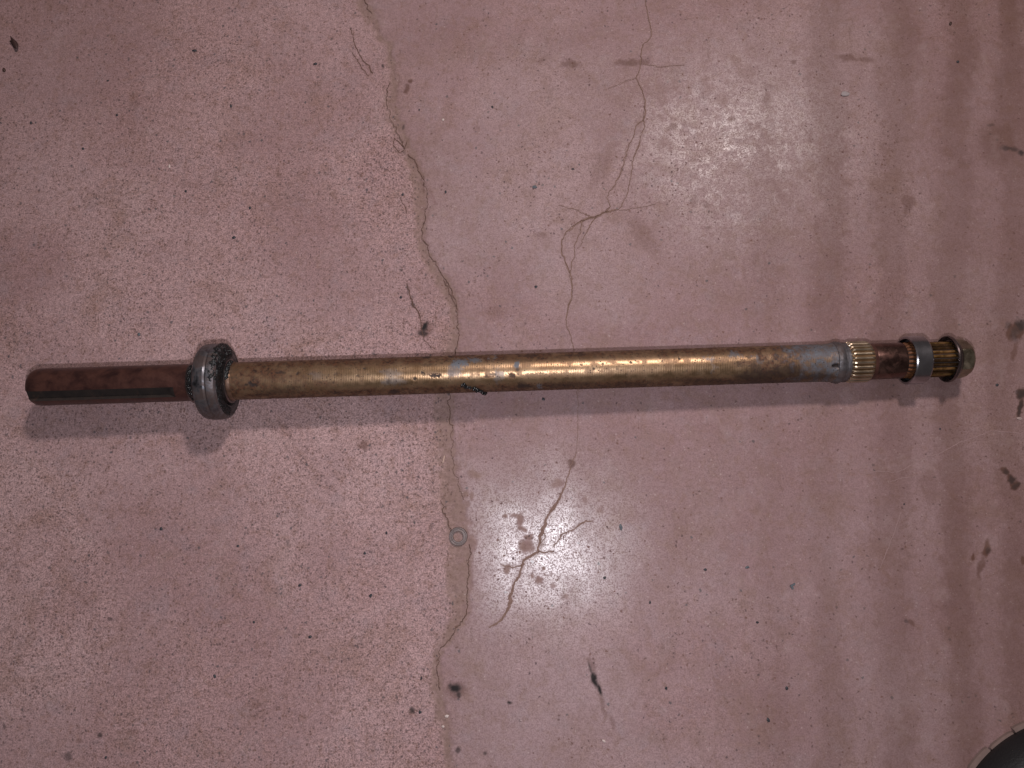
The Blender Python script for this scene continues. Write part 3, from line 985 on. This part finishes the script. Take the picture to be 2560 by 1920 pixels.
def spline(name, a, b, rc, rt, n, mat_core, mat_tooth, ramp_px, dark=None):
    core = lathe(name, [(s_of(a), rc * .98), (s_of(a) + .0005, rc), (s_of(b) - .0005, rc), (s_of(b), rc * .98)], mat_core, shaft, 96, closed=False)
    s0, s1 = s_of(a) + .0004, s_of(b) - .0004
    hp = math.pi / n
    e = ramp_px * px
    prof = []
    for (s, k) in ((s0, 0), (s0 + e * .5, .75), (s0 + e, 1), ((s0 + s1) / 2, 1), (s1 - e, 1), (s1 - e * .5, .8), (s1, 0)):
        prof.append((s, k))
    vs, fs = [], []
    cs = [(-.86, -.02), (-.52, .80), (-.26, 1), (.26, 1), (.52, .80), (.86, -.02)]
    for (s, k) in prof:
        for (f, hgt) in cs:
            r = rc * .985 + (rt - rc * .985) * hgt * k
            vs.append(apt(s, r, f * hp))
    m = len(cs)
    for i in range(len(prof) - 1):
        for j in range(m - 1):
            fs.append((i * m + j, i * m + j + 1, (i + 1) * m + j + 1, (i + 1) * m + j))
    fs.append(tuple(range(m)))
    fs.append(tuple(reversed([(len(prof) - 1) * m + j for j in range(m)])))
    first = mesh_obj('spline_tooth', vs, fs, mat_tooth, core, smooth=False)
    bm = bmesh.new()
    bm.from_mesh(first.data)
    bmesh.ops.recalc_face_normals(bm, faces=bm.faces)
    bm.to_mesh(first.data)
    bm.free()
    # rotate copies about the shaft axis (shaft space)
    o_ = PL - BASE
    for k in range(n):
        if k == 0:
            t = first
        else:
            t = first.copy()
            COL.objects.link(t)
            t.parent = core
        if dark is not None and k % 5 not in (0, 3):
            t.material_slots[0].link = 'OBJECT'
            t.material_slots[0].material = dark
        ang = 2 * math.pi * k / n + random.uniform(-.004, .004)
        sgn = 1 if AX.cross(NZ).dot(NB) > 0 else -1
        t.matrix_local = Matrix.Translation(o_) @ Matrix.Rotation(sgn * ang, 4, AX) @ Matrix.Translation(-o_)
    return core


spline('golden_spline', 2110, 2170, r0 * .985, r0 * 1.10, 27, M_VALLEY, M_SPLINE, 9)['label'] = 'ring of worn golden spline teeth beside the grey collar'
lathe('spline_relief', [(s_of(2166), r0 * .985), (s_of(2174), r0 * .97), (s_of(2178), r0 * .955)], M_STUB, shaft, 96, closed=False)
lathe('journal', [(s_of(2176), r0 * .95), (s_of(2179), r0 * .965), (s_of(2246), r0 * .965), (s_of(2250), r0 * .955)], M_JOURNAL, shaft, 96, closed=False)
spline('rusty_spline', 2248, 2280, r0 * .86, r0 * .945, 24, M_KEY, M_ORANGE, 10)
spline('rear_spline', 2282, 2376, r0 * .86, r0 * .945, 24, M_KEY, M_SPLINE2, 10, M_DARKTOOTH)['label'] = 'amber oily spline running under the small bearing to the nut'

ring = bpy.data.objects.new('small_bearing', None)
COL.objects.link(ring)
ring.parent = shaft
ring['label'] = 'small bearing with a bright polished outer ring'
c0, c1 = s_of(2262), s_of(2303)
RC = hR
lathe('outer_ring', [(c0 + .004, RC * .88), (c0 + .0003, RC * .885), (c0, RC * .90), (c0, RC * .97), (c0 + .0011, RC), (c1 - .0011, RC), (c1, RC * .97), (c1, RC * .86), (c1 - .004, RC * .84)], M_POLISH, ring, 128, closed=False)
lathe('seal', [(c0 + .0038, RC * .855), (c0 + .0042, RC * .80), (c0 + .0050, r0 * .97)], M_SEAL, ring, 96, closed=False)
lathe('seal', [(c1 - .0028, RC * .855), (c1 - .0022, RC * .80), (c1 - .0030, r0 * .99)], M_SEAL, ring, 96, closed=False)
lathe('inner_ring', [(c0 + .004, r0 * .93), (c0 + .004, r0 * .97), (c0 + .0046, r0 * .99), (c1 - .0016, r0 * 1.01), (c1 - .001, r0 * .99), (c1 - .001, r0 * .93)], M_ORANGE, ring, 96, closed=False)

f0 = s_of(2364)
RF = px_radius(2370, axis_px(2370), 59, hR)
nut = bpy.data.objects.new('flange_nut', None)
COL.objects.link(nut)
nut.parent = shaft
nut['label'] = 'rounded hexagon nut with a dished flange on the shaft end'
lathe('flange', [(f0 + .0042, r0 * .90), (f0 + .0036, r0 * 1.02), (f0 + .0018, RF * .88), (f0, RF * .955), (f0 + .0004, RF * .99), (f0 + .0014, RF), (f0 + .0026, RF * .985),
                 (f0 + .0048, RF * .90), (f0 + .0066, r0 * 1.02), (f0 + .0070, r0 * .7)], M_FLANGE, nut, 128, closed=False)
n0, n1 = f0 + .006, s_of(2418)
RN = px_radius(2400, axis_px(2400), 48, hR)


def hexr(s, r, th):
    a = (th + rad_(17)) % (math.pi / 3) - math.pi / 6
    flat = RN * 1.03 * math.cos(math.pi / 6) / math.cos(a)
    return min(r, flat)


nl = n1 - n0
lathe('hexagon', [(n0, RN * 1.0), (n0 + nl * .10, RN * 1.04), (n0 + nl * .45, RN * 1.04), (n0 + nl * .66, RN * .985), (n0 + nl * .80, RN * .93), (n0 + nl * .92, RN * .84), (n0 + nl * .98, RN * .74), (n1, RN * .62)],
      M_NUT, nut, 144, rfun=hexr)
lathe('stud_end', [(n1 - .004, RN * .40), (n1 + .0012, RN * .40), (n1 + .0022, RN * .34)], M_NUT, nut, 48)

# ------------------------------------------------------------------ loose things on the floor
def simple_mat(name, c1, c2, rough=.7, metal=0.0, scale=300.0, bump=.3):
    g = NT(name)
    P = g.obj()
    n = g.noise(P, scale, 4.0, .65)
    return g.out(g.mix(n, c1, c2), rough, metal, g.bump(n, bump, .0006))


M_WASHER = metal_mat('zinc_washer', (0.17, 0.135, 0.13), (0.26, 0.215, 0.21), .48, .35, .25, 220.0, .15, (0.10, 0.06, 0.05))


def washer():
    c = at(1146, 1341)
    ro, ri = 23 * .000372 * .98, 12.5 * .000372 * .98
    prof = [(ri, .0002), (ri, .0022), (ri + .0006, .0027), (ri + .0014, .0024), (ri + .0019, .0016), (ri + .0024, .0024), (ro - .0010, .0029), (ro - .0003, .0024), (ro, .0010), (ro, .0)]
    seg = 64
    vs, fs = [], []
    for (r, z) in prof:
        for j in range(seg):
            a = 2 * math.pi * j / seg
            vs.append((r * math.cos(a), r * math.sin(a), z))
    for i in range(len(prof) - 1):
        for j in range(seg):
            fs.append((i * seg + j, i * seg + (j + 1) % seg, (i + 1) * seg + (j + 1) % seg, (i + 1) * seg + j))
    o = mesh_obj('washer', vs, fs, M_WASHER)
    bm = bmesh.new()
    bm.from_mesh(o.data)
    bmesh.ops.recalc_face_normals(bm, faces=bm.faces)
    bm.to_mesh(o.data)
    bm.free()
    o.location = (c.x, c.y, -.0006)
    o.rotation_euler = (rad_(3), rad_(-4), 0)
    tag(o, 'small grey grooved washer ring lying in the dusty seam of the floor', 'washer')


washer()


def leaf():
    pts = [(33, 97), (38, 101), (44, 106), (48, 114), (50, 121), (50, 127), (44, 126), (38, 123), (34, 117), (31, 112), (28, 107), (32, 105)]
    ctr = at(40, 113)
    vs, fs = [], []
    n = len(pts)
    for z0 in (.0004, .0009):
        for (x, y) in pts:
            p = at(x, y)
            d = (p - ctr)
            vs.append((d.x, d.y, z0 + 6.0 * d.length ** 2 * 10))
        vs.append((0, 0, z0 + .0009))
    for j in range(n):
        k = (j + 1) % n
        fs.append((k, j, n))
        fs.append((n + 1 + j, n + 1 + k, 2 * n + 1))
        fs.append((j, k, n + 1 + k, n + 1 + j))
    o = mesh_obj('dead_leaf', vs, fs, simple_mat('leaf_brown', (0.030, 0.014, 0.014), (0.075, 0.035, 0.030), .6, 0, 500))
    o.location = ctr
    tag(o, 'small dark brown dead leaf near the top left corner', 'leaf')


leaf()


def chip(name, pxx, pyy, lx, ly, h, ang, mat, seed):
    """faceted flake or grit grain of lx x ly photo pixels"""
    r_ = random.Random(seed)
    k = (at(pxx + 1, pyy) - at(pxx, pyy)).length
    bm = bmesh.new()
    bmesh.ops.create_icosphere(bm, subdivisions=1, radius=1.0)
    for v in bm.verts:
        j = r_.uniform(.72, 1.2)
        v.co = Vector((v.co.x * lx / 2 * k * j, v.co.y * ly / 2 * k * j, v.co.z * h / 2 * r_.uniform(.8, 1.2)))
    me = bpy.data.meshes.new(name)
    bm.to_mesh(me)
    bm.free()
    me.materials.append(mat)
    o = bpy.data.objects.new(name, me)
    COL.objects.link(o)
    p = at(pxx, pyy)
    o.location = (p.x, p.y, h * .3)
    o.rotation_euler = (0, 0, rad_(ang))
    return o


M_GRIT = simple_mat('dark_grit', (0.018, 0.018, 0.022), (0.05, 0.05, 0.06), .55)
M_BROWNB = simple_mat('brown_bead', (0.03, 0.012, 0.008), (0.06, 0.026, 0.018), .45)
M_PALE = simple_mat('pale_stone', (0.55, 0.44, 0.40), (0.75, 0.64, 0.60), .6)
M_WOOD = simple_mat('wood_sliver', (0.52, 0.36, 0.28), (0.68, 0.50, 0.42), .7)
M_TEAL = simple_mat('blue_grey_stone', (0.07, 0.085, 0.10), (0.13, 0.145, 0.16), .6)

tag(chip('seed', 11, 176, 9, 11, .0024, 20, M_BROWNB, 1), 'round dark brown seed below the dead leaf', 'seed')
tag(chip('stone_chip', 2376, 60, 8, 11, .0024, -20, M_BROWNB, 2), 'rusty brown grain alone near the top right corner', 'stone chip')
tag(chip('bead', 1108, 300, 7, 7, .0018, 0, M_PALE, 3), 'tiny round cream bead right of the long dusty seam', 'bead')
tag(chip('wood_sliver', 1109, 1150, 4, 27, .0012, -14, M_WOOD, 4), 'thin pale wood sliver in the dusty seam below the shaft', 'sliver')
tag(chip('stone_chip', 2111, 235, 26, 15, .0022, -5, simple_mat('grey_pebble', (0.28, 0.235, 0.235), (0.38, 0.33, 0.33)), 5), 'pale grey pebble set in the shiny patch of floor', 'pebble')
tag(chip('stone_chip', 424, 416, 5, 12, .0012, 5, M_PALE, 6), 'slim cream chip in the upper left part of the floor', 'stone chip')
tag(chip('stone_chip', 1117, 1790, 12, 9, .0018, 20, M_PALE, 7), 'larger white stone chip near the bottom edge left of centre', 'stone chip')
tag(chip('stone_chip', 1108, 1816, 9, 8, .0016, 0, M_PALE, 8), 'smaller white stone chip just below the larger white one', 'stone chip')
tag(chip('stone_chip', 1510, 1852, 11, 6, .0014, -35, M_PALE, 9), 'white sliver chip near the bottom edge right of centre', 'stone chip')
tag(chip('stone_chip', 2548, 1046, 16, 8, .0014, -10, simple_mat('tan_flake', (0.34, 0.25, 0.23), (0.44, 0.34, 0.31)), 10), 'tan flake at the right edge below the brown stain', 'stone chip')
tag(chip('stone_chip', 1337, 468, 14, 9, .0020, 5, M_TEAL, 11), 'blue black chip between the two cracks above the shaft', 'stone chip')
tag(chip('stone_chip', 1358, 998, 10, 11, .0020, 0, M_GRIT, 12), 'round black grain in the shadow under the middle of the shaft', 'stone chip')
tag(chip('stone_chip', 348, 836, 7, 12, .0020, 30, M_TEAL, 13), 'blue black chip on the floor above the brown stub end', 'stone chip')
tag(chip('stone_chip', 1868, 1418, 12, 8, .0016, 10, M_TEAL, 14), 'teal grey chip in the lower right part of the floor', 'stone chip')
tag(chip('stone_chip', 1552, 1318, 8, 17, .0016, 8, M_TEAL, 15), 'long blue grey stone right of the bright reflection', 'stone chip')
tag(chip('stone_chip', 1920, 1799, 10, 13, .0018, 35, M_GRIT, 16), 'curled black chip near the bottom right of the floor', 'stone chip')
tag(chip('stone_chip', 2492, 962, 8, 9, .0016, 0, M_GRIT, 17), 'black grain on the floor right of the nut', 'stone chip')


def vee():
    """a small bent black scrap"""
    bm = bmesh.new()
    pts = [(1974, 1463), (1986, 1457), (1987, 1461), (1980, 1465), (1984, 1471), (1980, 1473)]
    c = at(1980, 1465)
    lo = [bm.verts.new((at(*p) - c) + Vector((0, 0, .0003))) for p in pts]
    hi = [bm.verts.new((at(*p) - c) + Vector((0, 0, .0016))) for p in pts]
    bm.faces.new(lo[::-1])
    bm.faces.new(hi)
    for i in range(len(pts)):
        j = (i + 1) % len(pts)
        bm.faces.new((lo[i], lo[j], hi[j], hi[i]))
    me = bpy.data.meshes.new('rubber_scrap')
    bm.to_mesh(me)
    bm.free()
    me.materials.append(M_TEAL)
    o = bpy.data.objects.new('rubber_scrap', me)
    COL.objects.link(o)
    o.location = c
    tag(o, 'tiny bent blue black scrap shaped like a V in the lower right', 'scrap')


vee()
GRIT = [(486, 127, 15, 6, 5), (788, 160, 12, 7, 10), (270, 202, 6, 5, 0), (293, 288, 7, 7, 0), (78, 307, 7, 9, 0), (208, 372, 8, 8, 0), (625, 520, 7, 8, 0), (578, 265, 6, 12, 10),
        (465, 478, 8, 7, 30), (1048, 275, 5, 5, 0), (1231, 268, 6, 8, 10), (1432, 423, 8, 6, 0), (1007, 487, 7, 7, 0), (1114, 480, 6, 9, 0), (1002, 743, 8, 8, 0), (1340, 717, 8, 9, 30),
        (585, 594, 12, 8, 20), (2350, 1072, 5, 5, 0), (2260, 1260, 5, 5, 0), (1763, 1424, 9, 8, 0), (1893, 1556, 8, 7, 0), (1966, 1720, 9, 11, 0), (403, 1322, 9, 10, 0), (927, 1489, 9, 11, -20),
        (1053, 1696, 6, 11, -10), (912, 1383, 9, 9, 0), (966, 1332, 6, 8, 20), (595, 1365, 7, 7, 30), (635, 1555, 7, 7, 0), (750, 1463, 9, 8, 0), (776, 1592, 10, 8, 10), (537, 1690, 9, 10, 0),
        (265, 1893, 8, 8, 0), (1625, 1506, 6, 9, 0), (1512, 1444, 10, 7, 20), (1665, 1720, 8, 10, 10), (1050, 1780, 9, 10, 0), (2394, 155, 7, 7, 0)]
ORD = ['leftmost', 'second', 'third', 'fourth', 'fifth', 'sixth', 'seventh', 'eighth', 'ninth', 'tenth', 'eleventh', 'twelfth', 'thirteenth', 'fourteenth', 'fifteenth']
zone_n = {}
for i, (x, y, lx, ly, an) in enumerate(sorted(GRIT)):
    sandy_side = x < np.interp(y, [p[1] for p in SEAM], [p[0] for p in SEAM])
    zone = ('sandy floor' if sandy_side else 'smooth floor') + (' above the shaft' if y < 900 else ' below the shaft')
    k = zone_n.get(zone, 0)
    zone_n[zone] = k + 1
    word = ORD[k] if k == 0 else ORD[k] + ' from left'
    tag(chip('grit_grain', x, y, lx, ly, .0014, an, M_GRIT, 100 + i), word + ' dark grit grain on the ' + zone, 'grit', 'scattered dark grit grains')


# ------------------------------------------------------------------ tyre cut off by the corner
def tyre():
    C = at(2733, 2173)
    edge = at(2475, 1856)
    R = (Vector((edge.x, edge.y)) - Vector((C.x, C.y))).length
    root = bpy.data.objects.new('tyre', None)
    COL.objects.link(root)
    root.location = (C.x, C.y, 0)
    tag(root, 'black rubber tyre with a dusty lugged edge cut off by the bottom right corner', 'tyre')
    g = NT('black_rubber')
    P = g.obj()
    n = g.noise(P, 90.0, 5.0, .65)
    mr = g.out(g.mix(n, (0.004, 0.004, 0.005), (0.010, 0.010, 0.011)), .50, 0, g.bump(g.noise(P, 500, 3), .3, .001))
    md = simple_mat('dusty_lug', (0.13, 0.088, 0.076), (0.24, 0.165, 0.145), .85, 0, 150)
    prof = [(R - .0060, 0.0), (R - .0026, .0046), (R - .0028, .010), (R - .011, .022), (R - .020, .032), (R - .030, .036), (R - .034, .0375), (R - .040, .0365), (R - .060, .034), (R - .068, .030), (R - .070, .012), (R - .068, .0)]
    seg = 160
    vs, fs = [], []
    for (r, z) in prof:
        for j in range(seg):
            a = 2 * math.pi * j / seg
            vs.append((r * math.cos(a), r * math.sin(a), z))
    for i in range(len(prof) - 1):
        for j in range(seg):
            fs.append((i * seg + j, i * seg + (j + 1) % seg, (i + 1) * seg + (j + 1) % seg, (i + 1) * seg + j))
    mesh_obj('sidewall', vs, fs, mr, root)
    # lugs round the edge, uneven lengths
    nl = 30
    first = None
    for k in range(nl):
        if first is None:
            vs, fs = [], []
            m = 8
            for i in range(m + 1):
                a = (i / m - .5) * (2 * math.pi / nl) * .93
                e = .0006 if i in (0, m) else 0
                for (r, z) in ((R - .006, .0004), (R - e, .0004), (R - .0003 - e, .0028), (R - .0012 - e, .0042), (R - .006, .0046)):
                    vs.append((r * math.cos(a), r * math.sin(a), z))
            for i in range(m):
                for j in range(4):
                    fs.append((i * 5 + j, i * 5 + j + 1, (i + 1) * 5 + j + 1, (i + 1) * 5 + j))
            fs.append((0, 1, 2, 3, 4))
            fs.append(tuple(reversed([m * 5 + j for j in range(5)])))
            t = first = mesh_obj('tread_lug', vs, fs, md, root, smooth=False)
            bm = bmesh.new()
            bm.from_mesh(t.data)
            bmesh.ops.recalc_face_normals(bm, faces=bm.faces)
            bm.to_mesh(t.data)
            bm.free()
        else:
            t = first.copy()
            COL.objects.link(t)
            t.parent = root
        t.rotation_euler = (0, 0, 2 * math.pi * k / nl + .055)
        sc = 1.0 + (.008 if k % 2 else -.008)
        t.scale = (sc, sc, 1)


tyre()
